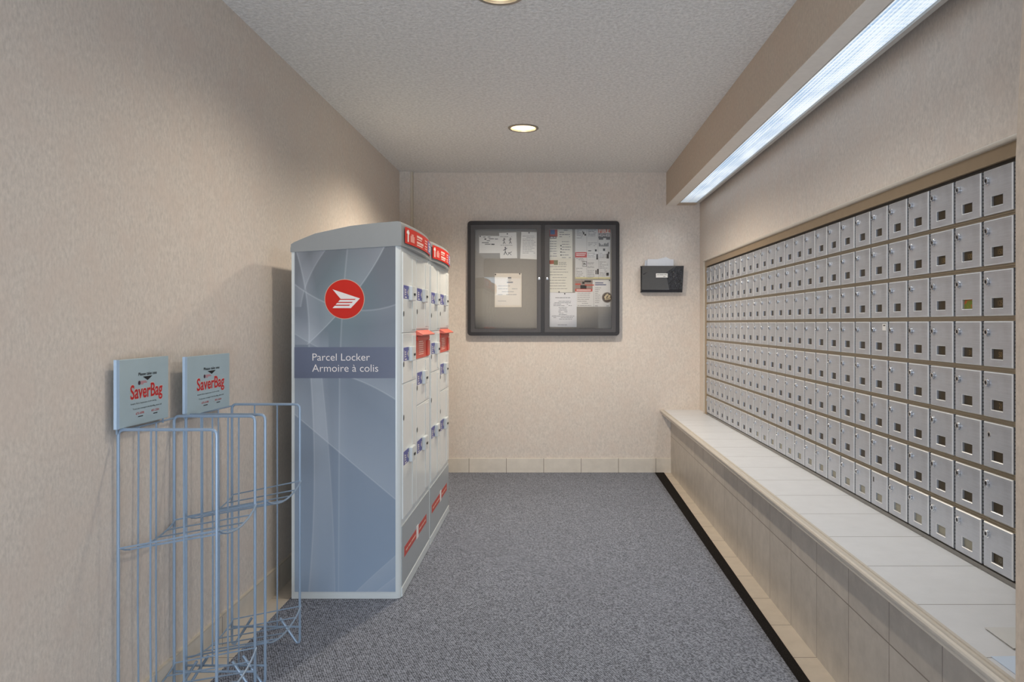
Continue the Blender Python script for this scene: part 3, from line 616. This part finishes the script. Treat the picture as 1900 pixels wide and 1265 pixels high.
# ------------------------------------------------------------------ wire racks for bags
M_WIRE = plain('pale_blue_wire', C(146, 166, 188), 0.38, 0.15, 0.05)
M_SIGN = plain('pale_blue_sign', C(176, 196, 204), 0.4, 0.1, 0.04, 12)
M_HALO = plain('sign_white_outline', C(226, 214, 208), 0.5)
def rack(label, y0, y1, xb0, xf0, xb1, xf1, sy0, sy1, sx, st, sb):
    """y0/y1: near and far side frames, xb/xf: back and front uprights of each"""
    t = root('wire_rack', label, 'rack', ((xb0+xf0)/2, (y0+y1)/2, 0), 0, 'wire bag racks by the left wall')
    O = Vector((-(xb0+xf0)/2, -(y0+y1)/2, 0))
    def put(nm, bm, m=M_WIRE, par=t, smooth=True):
        bmesh.ops.translate(bm, vec=O, verts=bm.verts[:]); return obj(nm, bm, m, par, smooth)
    TZ, rr, rt, BZ = 0.914, 0.0048, 0.0029, 0.070
    for y, xb, xf in ((y0, xb0, xf0), (y1, xb1, xf1)):
        zf, zbk = CT+rr+0.001, rr
        bm = bmesh.new(); c = 0.016
        pts = [(xb+0.075, y, 0.105), (xb+0.018, y, zbk+0.012), (xb+0.010, y, zbk+0.002), (xb+0.003, y, zbk+0.003), (xb, y, zbk+0.014), (xb, y, TZ-c)]
        pts += [(xb+c-c*math.cos(a), y, TZ-c+c*math.sin(a)) for a in (0.4, 0.8, 1.2, PI/2)]
        pts += [(xf-c+c*math.sin(a), y, TZ-c+c*math.cos(a)) for a in (0, 0.4, 0.8, 1.2)]
        pts += [(xf, y, TZ-c-0.004), (xf, y, zf+0.014), (xf-0.003, y, zf+0.003), (xf-0.010, y, zf+0.002), (xf-0.018, y, zf+0.012), (xf-0.075, y, 0.105)]
        tube(bm, pts, rr, 8); f = put('side_frame', bm)
        bm = bmesh.new(); tube(bm, [(xb-0.002, y+0.004, BZ), (xf+0.004, y+0.004, BZ)], rr*0.85, 8); put('foot_bar', bm, par=f)
        for k in (1, 2):
            x = xb+(xf-xb)*k/3; bm = bmesh.new(); tube(bm, [(x, y, BZ), (x+R.uniform(-0.004, 0.004), y, 0.4), (x, y, TZ)], rt, 6); put('side_wire', bm, par=f)
    for k in (1, 2):
        y = y0+(y1-y0)*k/3+R.uniform(-0.006, 0.006); x = xb0+(xb1-xb0)*k/3
        bm = bmesh.new(); tube(bm, [(x, y, 0.05), (x+0.002, y+R.uniform(-0.01, 0.01), 0.38), (x, y, TZ-0.005)], rt, 6); put('back_wire', bm)
    bm = bmesh.new(); tube(bm, [(xb0, y0, TZ-0.006), (xb1, y1, TZ-0.006)], rt, 6); put('back_rail', bm)
    # two tiers: sagging front and back edge wires joined by cross wires, tilted down to the wall
    for nm, zf, dz in (('shelf', 0.624, 0.052), ('shelf', 0.150, 0.050)):
        def edge(xa, xc, z, sag):
            out = []
            for j in range(13):
                s = j/12; out.append((xa+(xc-xa)*s, y0+(y1-y0)*s, z-sag*(1-(2*s-1)**2)**0.8))
            return out
        fe = edge(xf0+0.004, xf1+0.004, zf, 0.036); be = edge(xb0+0.004, xb1+0.004, zf-dz, 0.030)
        bm = bmesh.new(); tube(bm, fe, rt*1.15, 8); s = put(nm, bm)
        bm = bmesh.new(); tube(bm, be, rt, 6); put('shelf_back_wire', bm, par=s)
        for j in (0, 2, 4, 6, 8, 10, 12):
            bm = bmesh.new(); tube(bm, [fe[j], be[j]], rt*0.9, 6); put('shelf_wire', bm, par=s)
    # sign plate with folded edge
    bm = bmesh.new(); box(bm, sx-0.004, sx, sy0+0.012, sy1, sb, st, 0.0015); pl = put('sign_plate', bm, M_SIGN, t, False)
    bm = bmesh.new(); prism(bm, [(sx, sy0+0.012, sb), (sx-0.003, sy0+0.003, sb), (sx-0.010, sy0, sb), (sx-0.010, sy0+0.003, sb), (sx-0.005, sy0+0.006, sb), (sx-0.004, sy0+0.012, sb)], (0, 0, st-sb)); put('folded_edge', bm, plain('sign_edge_blue', C(160, 182, 204), 0.4), pl, False)
    for yy in (sy0+0.02, sy1-0.012):
        bm = bmesh.new(); tube(bm, [(sx-0.012, yy, TZ-0.012), (sx-0.012, yy, st-0.006 if yy < sy0+0.1 else sb+0.03)], rt, 6); put('sign_stay', bm, par=pl)
    w = sy1-sy0; h = st-sb
    P = lambda u, v: Vector((sx, sy0+w*u, st-h*v))+O
    Rt, Up = (0, 1, 0), (0, 0, 1)
    text('lettering', 'Please take one', M_BLACK, pl, P(0.385, 0.265), Rt, Up, width=w*0.36, height=h*0.05, bold=0.012)
    bm = bmesh.new(); prism(bm, [(sx+0.0005, sy0+w*a, st-h*b) for a, b in ((0.47, 0.285), (0.655, 0.285), (0.5625, 0.345))], (0.0003, 0, 0)); put('arrow', bm, M_BLACK, pl, False)
    bm = bmesh.new(); lathe(bm, [(0.0065, 0.0004), (0.0065, 0.0008)], (sx, sy0+w*0.40, st-h*0.372), (1, 0, 0), 16); put('round_mark', bm, plain('sign_mark_navy', C(70, 30, 50), 0.5), pl, False)
    bars('mark_print', plain('sign_mark_pink', C(200, 130, 140), 0.5), pl, [(w*0.425, w*0.53, -h*0.362, -h*0.348), (w*0.425, w*0.55, -h*0.382, -h*0.368), (w*0.425, w*0.48, -h*0.40, -h*0.388)], P(0, 0), Rt, Up)
    for nm, m, o_, bo in (('title_outline', M_HALO, 0.0004, 0.042), ('title', plain('title_red', C(196, 22, 24), 0.5), 0.0009, 0.018)): text(nm, 'SaverBag', m, pl, P(0.232-(0.006 if bo > 0.02 else 0), 0.60), Rt, Up, width=w*(0.63+(0.012 if bo > 0.02 else 0)), height=h*0.215, off=o_, bold=bo)
    text('small_print', 'Samples, Flyers, Supplements, it\'s all in the Bag', M_BLACK, pl, P(0.24, 0.685), Rt, Up, width=w*0.50, height=h*0.022)
    text('small_print', 'To put your message in the SaverBag, please call', M_BLACK, pl, P(0.275, 0.765), Rt, Up, width=w*0.57, height=h*0.025)
    text('phone_number', '675-4398', M_RED, pl, P(0.335, 0.845), Rt, Up, width=w*0.155, height=h*0.036); text('phone_number', '493-2204', M_RED, pl, P(0.635, 0.845), Rt, Up, width=w*0.155, height=h*0.036)
    bars('phone_note', M_BLACK, pl, [(w*0.375, w*0.47, -h*0.885, -h*0.872), (w*0.675, w*0.76, -h*0.885, -h*0.872)], P(0, 0), Rt, Up)
    return t
rack('pale blue wire bag rack nearest the viewer, left of the second rack', 2.237, 2.562, -1.250, -0.966, -1.247, -0.980, 2.204, 2.500, -1.235, 1.116, 0.918)
rack('pale blue wire bag rack standing beside the parcel locker', 2.607, 2.940, -1.229, -0.963, -1.212, -0.955, 2.573, 2.925, -1.215, 1.109, 0.910)

# ------------------------------------------------------------------ notice board
YF = 6.290
bx = lambda x: px(850+x/5.272, YF)
bz = lambda y: pz(395+y/5.272, YF)
M_BRONZE = plain('dark_bronze_frame', C(40, 35, 34), 0.42, 0.2)
M_BRONZE2 = plain('charcoal_door_frame', C(74, 71, 71), 0.45, 0.2)
nb = root('notice_board', 'black framed glazed notice board with two doors on the back wall', 'notice board', (bx(835), YB, bz(1200)))
NO = Vector((-bx(835), -YB, -bz(1200)))
def nput(nm, bm, m, par=nb, smooth=False):
    bmesh.ops.translate(bm, vec=NO, verts=bm.verts[:]); return obj(nm, bm, m, par, smooth)
bm = bmesh.new(); ring(bm, rrect(bx(92), bx(1578), bz(1200), bz(80), 0.028), rrect(bx(122), bx(1545), bz(1170), bz(112), 0.006), YB, YF-0.004); nput('outer_frame', bm, M_BRONZE, nb, True)
bm = bmesh.new(); box(bm, bx(812), bx(845), YF+0.002, YB, bz(1172), bz(110)); nput('centre_post', bm, M_BRONZE)
g = G('grey_woven_backing'); o_ = g.xyz(); f = g.noise(1, 2, g.mapped((420, 420, 420))); f2 = g.noise(1, 2, g.mapped((90, 90, 500)))
g.base(g.mix(g.ma('ADD', g.ma('MULTIPLY', f, 0.6), g.ma('MULTIPLY', f2, 0.5)), C(120, 116, 110), C(184, 180, 174))); g.set(0.85, spec=0.2); M_CLOTH = g.m
YK = 6.330
bm = bmesh.new(); box(bm, bx(122), bx(1545), YK, YB-0.001, bz(1170), bz(112)); nput('backing', bm, M_CLOTH)
g = G('board_glass'); tr = g.n('ShaderNodeBsdfTransparent'); gl = g.n('ShaderNodeBsdfGlossy'); gl.inputs['Roughness'].default_value = 0.01; fr_ = g.n('ShaderNodeFresnel'); fr_.inputs[0].default_value = 1.5
mx = g.n('ShaderNodeMixShader'); g.t.links.new(fr_.outputs[0], mx.inputs[0]); g.t.links.new(tr.outputs[0], mx.inputs[1]); g.t.links.new(gl.outputs[0], mx.inputs[2]); g.t.links.new(mx.outputs[0], g.out.inputs[0]); M_GLASS = g.m
for x0, x1, ix0, ix1, lx in ((122, 812, 165, 770, 793), (845, 1545, 893, 1502, 872)):
    bm = bmesh.new(); ring(bm, rrect(bx(x0)+0.001, bx(x1)-0.001, bz(1168), bz(114), 0.004), rrect(bx(ix0), bx(ix1), bz(1130), bz(157), 0.002), YF+0.012, YF-0.003); d = nput('board_door', bm, M_BRONZE2)
    bm = bmesh.new(); box(bm, bx(ix0)-0.004, bx(ix1)+0.004, YF+0.006, YF+0.009, bz(1130)-0.004, bz(157)+0.004); nput('glass_pane', bm, M_GLASS, d)
    bm = bmesh.new(); lathe(bm, [(0.0105, 0), (0.0105, 0.004), (0.006, 0.005), (0.0055, 0.003)], (bx(lx), YF-0.003, bz(643)), (0, -1, 0), 18); lk = nput('cam_lock', bm, M_CHROME, d, True)
# papers: (name, label, crop polygon, material)
def sheet(name, label, poly, m, d=0.0008, cat='paper'):
    p = [Vector((bx(x)*YK/YF, YK-0.0002-d, bz(y)+(bz(y)-HC)*(YK/YF-1))) for x, y in poly]
    c = sum(p, Vector())/len(p)
    bm = bmesh.new(); prism(bm, [q-c for q in p], (0, 0.0006, 0)); o = link(name, mesh_of(bm, name, m), None, c); o['_d'] = 0
    del o['_d']; tag(o, label, cat)
    return o, c
def onpage(o, c, x, y, d=0.0): return Vector((bx(x)*YK/YF, YK, bz(y)+(bz(y)-HC)*(YK/YF-1)))-c+Vector((0, -(YK-c.y)-d, 0))
S = 6.33/1440/5.272            # metres per crop pixel on the board
def pr(nm, o, c, m, rects, d=0.0005):
    bm = bmesh.new()
    for x0, y0, x1, y1 in rects: bm.faces.new([bm.verts.new(onpage(o, c, x, y, d)) for x, y in ((x0, y1), (x1, y1), (x1, y0), (x0, y0))])
    return obj(nm, bm, m, o)
def plines(x0, x1, y0, y1, pitch, th=4, fill=0.9, lo=14, hi=46, full=0.7, centre=False):
    out = []; y = y0
    while y < y1:
        e = x0+(x1-x0)*R.uniform(full, 1.0); x = x0
        if centre: x = x0+(x1-e)/2; e = e+(x-x0)
        while x < e:
            w_ = min(R.uniform(lo, hi), e-x)
            if R.random() < fill: out.append((x, y, x+w_, y+th))
            x += w_+4
        y += pitch
    return out
def pin(label, x, y):
    bm = bmesh.new(); lathe(bm, [(0.0022, 0), (0.0022, 0.003), (0.0052, 0.0045), (0.0052, 0.007), (0.003, 0.0085)], (0, 0, 0), (0, -1, 0), 12)
    o = link('push_pin', mesh_of(bm, 'push_pin', plain('dark_pin', C(44, 38, 40), 0.4), True), None, (bx(x)*YK/YF, YK-0.0022, bz(y)+(bz(y)-HC)*(YK/YF-1))); tag(o, label, 'pin', 'push pins on the notice board')
o, c = sheet('notice', 'white sheet with short handwritten lines, top left of the notice board', [(207, 393), (414, 393), (412, 226), (205, 222)], M_WHITEP)
pr('handwriting', o, c, M_BLACK, [(258, 250, 275, 262), (300, 250, 350, 256), (360, 252, 390, 258), (280, 270, 312, 275), (232, 288, 300, 294), (262, 303, 318, 309), (325, 302, 356, 312), (246, 234, 268, 239), (290, 234, 316, 239)])
pin('dark push pin at the corner of the handwritten sheet', 217, 230)
o, c = sheet('notice', 'white sheet with four small figure drawings, in the left board door', [(411, 446), (578, 443), (570, 190), (401, 195)], M_WHITEP, 0.0024)
pr('print', o, c, M_INK, plines(412, 560, 231, 240, 12, 4)+plines(415, 540, 314, 322, 12, 4))
for k, (fx, fy, s) in enumerate(((450, 280, 1), (510, 278, 1), (462, 378, 1.3), (505, 395, 1))):
    bm = bmesh.new(); seg = [((0, -26), (0, 0)), ((0, -18), (-14, -8)), ((0, -18), (13, -24)), ((0, 0), (-10, 24)), ((0, 0), (11, 22))]
    if k == 3: seg = [((-22, 20), (-4, -4)), ((-4, -4), (20, -14)), ((-4, -4), (16, 16)), ((-18, -8), (-4, -4))]
    for a, b in seg: tube(bm, [onpage(o, c, fx+a[0]*s, fy+a[1]*s, 0.0012), onpage(o, c, fx+b[0]*s, fy+b[1]*s, 0.0012)], 0.0022*s, 5)
    if k < 3: lathe(bm, [(0.0042*s, 0), (0.0036*s, 0.001)], onpage(o, c, fx, fy-31*s, 0.0005), (0, -1, 0), 10)
    obj('figure_drawing', bm, plain('dark_figure_ink', C(60, 46, 52), 0.7), o)
pin('dark push pin at the top of the sheet with figure drawings', 482, 206)
o, c = sheet('notice', 'white closely typed sheet beside the centre post, in the left board door', [(607, 447), (792, 456), (790, 190), (619, 185)], M_WHITEP)
pr('print', o, c, M_INK, plines(630, 760, 225, 400, 15, 3.5, full=0.75))
pin('dark push pin at the top of the closely typed sheet', 694, 195)
o, c = sheet('letter', 'single white letter alone in the lower left door of the notice board', [(358, 922), (621, 921), (621, 590), (358, 590)], plain('letter_paper', C(232, 224, 212), 0.7, var=0.02))
pr('print', o, c, M_INK, [(486, 628, 520, 642), (478, 672, 536, 684), (478, 655, 520, 658)]+plines(390, 580, 712, 800, 28, 4, full=0.8)+[(390, 860, 470, 863)])
pin('dark push pin at the top left of the lone letter', 366, 602); pin('dark push pin at the top right of the lone letter', 603, 596)
o, c = sheet('poster', 'tall cream poster in two columns, left half of the right board door', [(880, 470), (1119, 470), (1117, 150), (880, 150)], M_CREAM)
pr('print', o, c, M_INK, plines(990, 1095, 166, 250, 21, 7, full=0.8)+plines(897, 970, 275, 440, 24, 6, full=0.8)+plines(1015, 1105, 278, 440, 26, 6, full=0.75))
pr('badge', o, c, plain('badge_red', C(168, 74, 66), 0.6), [(888, 162, 972, 232)]); pr('badge_picture', o, c, plain('badge_blue', C(48, 96, 150), 0.6), [(902, 166, 946, 210)], 0.0008); pr('badge_banner', o, c, M_BLACK, [(896, 228, 962, 250)], 0.0009); pr('badge_lettering', o, c, M_WHITE, [(902, 235, 930, 243), (934, 235, 956, 243)], 0.0012)
pr('bullet_drawings', o, c, M_BLACK, [(1000, 314, 1012, 326), (1002, 345, 1012, 358), (1000, 376, 1012, 388), (1001, 406, 1012, 418)])
o, c = sheet('poster', 'cream sheet of widely spaced text with a small photo at its head', [(880, 776), (1119, 776), (1119, 457), (880, 457)], plain('cream_paper_light', C(228, 226, 216), 0.7, var=0.02), 0.0020)
pr('print', o, c, M_INK, plines(985, 1085, 482, 510, 11, 4)+plines(897, 1075, 522, 760, 27, 4.5, full=0.85)); pr('photo', o, c, plain('photo_rust', C(172, 84, 58), 0.6), [(893, 462, 936, 500)]); pr('photo', o, c, plain('photo_olive', C(126, 128, 98), 0.6), [(936, 462, 976, 508)])
pin('dark push pin on the bottom edge of the cream sheet', 987, 773)
o, c = sheet('letter', 'white letter with centred lines, low in the right board door', [(884, 1114), (1159, 1116), (1161, 782), (884, 777)], plain('bluish_letter_paper', C(230, 231, 236), 0.7, var=0.02), 0.0032)
pr('print', o, c, plain('slate_print', C(112, 114, 124), 0.8), plines(950, 1100, 826, 832, 12, 5, full=0.95, centre=True)+plines(915, 1130, 862, 915, 14, 4, full=0.7, centre=True)+plines(980, 1070, 922, 995, 14, 4, full=0.75, centre=True)+plines(915, 1140, 1006, 1050, 15, 4, full=0.7, centre=True)+plines(970, 1090, 1092, 1096, 12, 4, centre=True))
pin('dark push pin at the top of the white letter with centred lines', 1043, 790)
o, c = sheet('poster', 'pale fire poster with a red heading, top right of the board', [(1145, 380), (1488, 380), (1488, 150), (1145, 150)], plain('poster_grey_paper', C(214, 214, 212), 0.7, var=0.02))
pr('print', o, c, M_INK, plines(1160, 1225, 165, 250, 13, 4)+plines(1272, 1360, 165, 235, 14, 5)+plines(1272, 1360, 290, 330, 14, 4)); pr('fold_line', o, c, M_INK, [(1258, 158, 1260, 380), (1368, 158, 1370, 380)])
pr('drawing', o, c, M_BLACK, [(1222, 186, 1234, 210), (1236, 205, 1252, 222), (1216, 176, 1222, 190)])
pr('heading_panel', o, c, plain('poster_orange', C(206, 88, 58), 0.6), [(1372, 158, 1488, 194)])
text('heading', 'FIRE', M_CREAM, o, onpage(o, c, 1378, 193, 0.0006), (1, 0, 0), (0, 0, 1), width=104*S, height=34*S, bold=0.02)
text('heading', 'HIGH-RISE', M_WHITE, o, onpage(o, c, 1374, 232, 0.0012), (1, 0, 0), (0, 0, 1), width=112*S, height=28*S, bold=0.01)
pr('heading_shade', o, c, plain('poster_charcoal', C(92, 90, 92), 0.6), [(1372, 200, 1488, 246), (1376, 246, 1420, 262), (1448, 246, 1486, 262)])
pr('skyline', o, c, M_BLACK, [(1378+i*9.5, 326-h, 1384+i*9.5, 328) for i, h in enumerate((34, 24, 12, 18, 10, 26, 32, 22, 30, 36))])
pr('small_mark', o, c, M_BLACK, [(1418, 348, 1438, 372), (1338, 356, 1356, 376), (1272, 366, 1302, 374)])
o, c = sheet('poster', 'three column leaflet with a red box, middle right of the board', [(1145, 645), (1488, 645), (1488, 380), (1145, 380)], plain('leaflet_paper', C(222, 222, 222), 0.7, var=0.02), 0.0016)
pr('red_box', o, c, plain('leaflet_red', C(190, 56, 50), 0.6), [(1145, 383, 1260, 436)]); pr('red_box_print', o, c, M_WHITE, [(1155, 396, 1250, 402), (1155, 412, 1240, 418)], 0.0009)
pr('print', o, c, M_INK, plines(1152, 1245, 444, 470, 12, 4)+plines(1152, 1245, 540, 630, 16, 4)+plines(1265, 1345, 392, 440, 12, 4)+plines(1265, 1345, 485, 545, 12, 4)+plines(1265, 1340, 560, 635, 14, 4)+plines(1382, 1475, 392, 440, 14, 4)+plines(1382, 1475, 478, 620, 15, 4)); pr('fold_line', o, c, M_INK, [(1258, 436, 1260, 645), (1374, 380, 1376, 645)])
pr('drawing', o, c, M_BLACK, [(1216, 474, 1258, 478), (1216, 520, 1258, 524), (1216, 474, 1219, 524), (1255, 474, 1258, 524), (1226, 486, 1232, 512), (1232, 492, 1246, 498), (1238, 500, 1250, 506), (1352, 402, 1368, 456), (1452, 400, 1474, 446), (1466, 380, 1480, 400), (1344, 560, 1354, 600), (1360, 548, 1374, 600), (1450, 584, 1474, 612)])
pr('yellow_edge', o, c, plain('leaflet_yellow', C(214, 206, 160), 0.7), [(1145, 628, 1488, 645)], 0.0004)
o, c = sheet('poster', 'leaflet with a kitchen photo and a round plate picture, bottom right of the board', [(1145, 917), (1488, 917), (1488, 655), (1145, 655)], plain('leaflet_paper_white', C(226, 225, 224), 0.7, var=0.02))
pr('photo', o, c, plain('kitchen_photo', C(156, 140, 132), 0.6, var=0.25, scale=90), [(1145, 657, 1316, 745)]); pr('photo_object', o, c, M_BLACK, [(1196, 706, 1256, 742), (1214, 672, 1236, 694), (1236, 660, 1300, 678)], 0.0009); pr('red_banner', o, c, plain('leaflet_banner_red', C(206, 84, 66), 0.6), [(1145, 742, 1314, 768), (1145, 690, 1200, 704), (1240, 700, 1330, 710)], 0.0011); pr('banner_print', o, c, M_WHITE, [(1158, 750, 1300, 759)], 0.0014)
pr('print', o, c, M_INK, plines(1168, 1310, 782, 905, 20, 4)+plines(1340, 1400, 730, 880, 18, 4)+[(1340, 905, 1366, 910), (1450, 905, 1474, 910)]); pr('heading', o, c, M_NAVY, [(1340, 680, 1420, 688), (1340, 698, 1448, 706)]); pr('fold_line', o, c, M_INK, [(1326, 768, 1328, 917)])
bm = bmesh.new(); lathe(bm, [(52*S, 0.0005), (52*S, 0.0008)], onpage(o, c, 1458, 827), (0, -1, 0), 28); pt = obj('plate_picture', bm, plain('plate_grey', C(130, 122, 112), 0.6), o)
bm = bmesh.new(); lathe(bm, [(44*S, 0.0009), (44*S, 0.0011)], onpage(o, c, 1458, 827), (0, -1, 0), 28); obj('plate_centre', bm, plain('plate_brown', C(66, 46, 34), 0.6), pt)
bm = bmesh.new()
for a in range(9):
    x, y = 1458+26*math.cos(a*2.4)*(0.5+0.5*(a % 3)/2), 827+28*math.sin(a*2.4)*(0.5+0.5*(a % 3)/2); lathe(bm, [(11*S, 0.0012), (10*S, 0.0014)], onpage(o, c, x, y), (0, -1, 0), 9)
obj('plate_food', bm, plain('plate_cream', C(216, 198, 160), 0.6), pt)
pin('dark push pin at the upper right corner of the plate leaflet', 1480, 660)

# ------------------------------------------------------------------ wall pocket on the back wall
Yp_ = 6.30
hx = lambda x: px(1160+x/7.025, Yp_); hz = lambda y: pz(440+y/7.025, Yp_)
wp = root('wall_pocket', 'black plastic wall pocket holding papers, right of the notice board', 'wall pocket', (hx(485), YB, hz(715)))
WO = Vector((-hx(485), -YB, -hz(715)))
def wput(nm, bm, m, par=wp, smooth=False):
    bmesh.ops.translate(bm, vec=WO, verts=bm.verts[:]); return obj(nm, bm, m, par, smooth)
M_POCK = plain('black_plastic', C(40, 39, 41), 0.22, var=0.1)
bm = bmesh.new(); prism(bm, [(hx(205), YB, hz(718)), (hx(745), YB, hz(718)), (hx(762), YB, hz(372)), (hx(205), YB, hz(372))], (0, -0.004, 0)); wput('back_panel', bm, M_POCK)
bm = bmesh.new(); prism(bm, [(hx(215), Yp_, hz(718)), (hx(745), Yp_, hz(718)), (hx(763), Yp_-0.008, hz(374)), (hx(218), Yp_-0.008, hz(374))], (0, 0.003, 0)); wput('front_panel', bm, plain('plastic_sheen', C(80, 79, 78), 0.2, var=0.08))  # greyer than the black plastic: glossy reflection put into the colour
bm = bmesh.new(); box(bm, hx(205), hx(213), Yp_+0.002, YB-0.004, hz(718), hz(390)); box(bm, hx(738), hx(745), Yp_+0.002, YB-0.004, hz(718), hz(400)); box(bm, hx(205), hx(745), Yp_+0.002, YB-0.004, hz(718), hz(708)); wput('side_gusset', bm, M_POCK)
bm = bmesh.new(); box(bm, hx(216), hx(742), Yp_-0.0022, Yp_-0.0002, hz(716), hz(684), 0.0008); wput('bottom_lip', bm, plain('black_plastic_lip', C(24, 23, 28), 0.2))
g = G('crinkled_wrap'); f = g.noise(30, 4, None, 0.7); g.base(g.mix(f, C(22, 22, 24), C(56, 55, 58))); g.set(0.14); g.bump(f, 1.0, 0.01); 
bm = bmesh.new(); prism(bm, [(hx(520), Yp_-0.007, hz(380)), (hx(755), Yp_-0.0085, hz(378)), (hx(742), Yp_-0.003, hz(684)), (hx(575), Yp_-0.003, hz(684)), (hx(545), Yp_-0.005, hz(540))], (0, 0.003, 0)); wput('crinkled_film', bm, g.m)
bm = bmesh.new(); box(bm, hx(400), hx(552), Yp_-0.0072, Yp_-0.0035, hz(526), hz(472)); lb = wput('label_strip', bm, M_WHITEP); lb['label'] = 'small white paper label'
bm = bmesh.new()
for a, b, y in ((412, 440, 488), (446, 500, 488), (506, 540, 488), (495, 524, 512)): bm.faces.new([bm.verts.new((hx(x_), Yp_-0.0076, hz(y_))) for x_, y_ in ((a, y+5), (b, y+5), (b, y), (a, y))])
wput('label_print', bm, M_BLACK, lb)
bm = bmesh.new(); prism(bm, [(hx(225), Yp_-0.0055, hz(478)), (hx(240), Yp_-0.0055, hz(492)), (hx(292), Yp_-0.0062, hz(452)), (hx(278), Yp_-0.0062, hz(436))], (0, 0.002, 0)); wput('tape_strip', bm, M_BLACK)
def psheet(label, pts, y, m):
    p = [Vector((hx(a), y, hz(b))) for a, b in pts]; c = sum(p, Vector())/len(p); bm = bmesh.new(); prism(bm, [q-c for q in p], (0, 0.0008, 0)); o = link('paper_sheet', mesh_of(bm, 'paper_sheet', m), None, c); tag(o, label, 'paper', 'papers in the wall pocket')
psheet('front white sheet standing straight in the black wall pocket', [(268, 690), (630, 690), (635, 286), (296, 282)], 6.318, plain('sheet_white', C(222, 224, 230), 0.7, var=0.02))
psheet('tilted white sheet leaning left in the black wall pocket', [(225, 600), (560, 690), (575, 296), (265, 296)], 6.324, plain('sheet_grey_white', C(206, 210, 218), 0.7, var=0.02))
psheet('rear white sheet whose corner peaks highest in the black wall pocket', [(300, 690), (640, 690), (630, 300), (540, 254), (420, 284)], 6.330, plain('sheet_white_back', C(228, 230, 234), 0.7, var=0.02))

# ------------------------------------------------------------------ papers left on the ledge
bm = bmesh.new()
prism(bm, [(0.996, 1.675, ZL+0.0035), (1.21, 1.68, ZL+0.0006), (1.21, 1.795, ZL+0.0006), (0.998, 1.79, ZL+0.0035)], (0, 0, 0.0012))
prism(bm, [(0.996, 1.675, ZL+0.0006), (1.21, 1.68, ZL+0.0003), (1.21, 1.795, ZL+0.0003), (0.999, 1.79, ZL+0.0006)], (0, 0, 0.0003))
tag(obj('flyer', bm, plain('flyer_grey_white', C(214, 213, 210), 0.6, var=0.02)), 'folded pale flyer lying on the ledge by the near wall', 'paper')
bm = bmesh.new(); box(bm, 0, 0.21, -0.075, 0.075, 0, 0.0012)
o = link('leaflet', mesh_of(bm, 'leaflet', M_BLUEP), None, (0.930, 1.565, ZL+0.0008)); o.rotation_euler = (0, 0, 0.03)
tag(o, 'bluish white leaflet at the ledge edge, nearer the viewer than the flyer', 'paper')
bars('print', M_INK, o, [(0.09, 0.12, 0.03, 0.036), (0.10, 0.16, 0.015, 0.02)], (0, 0, 0.0012), (1, 0, 0), (0, 1, 0))
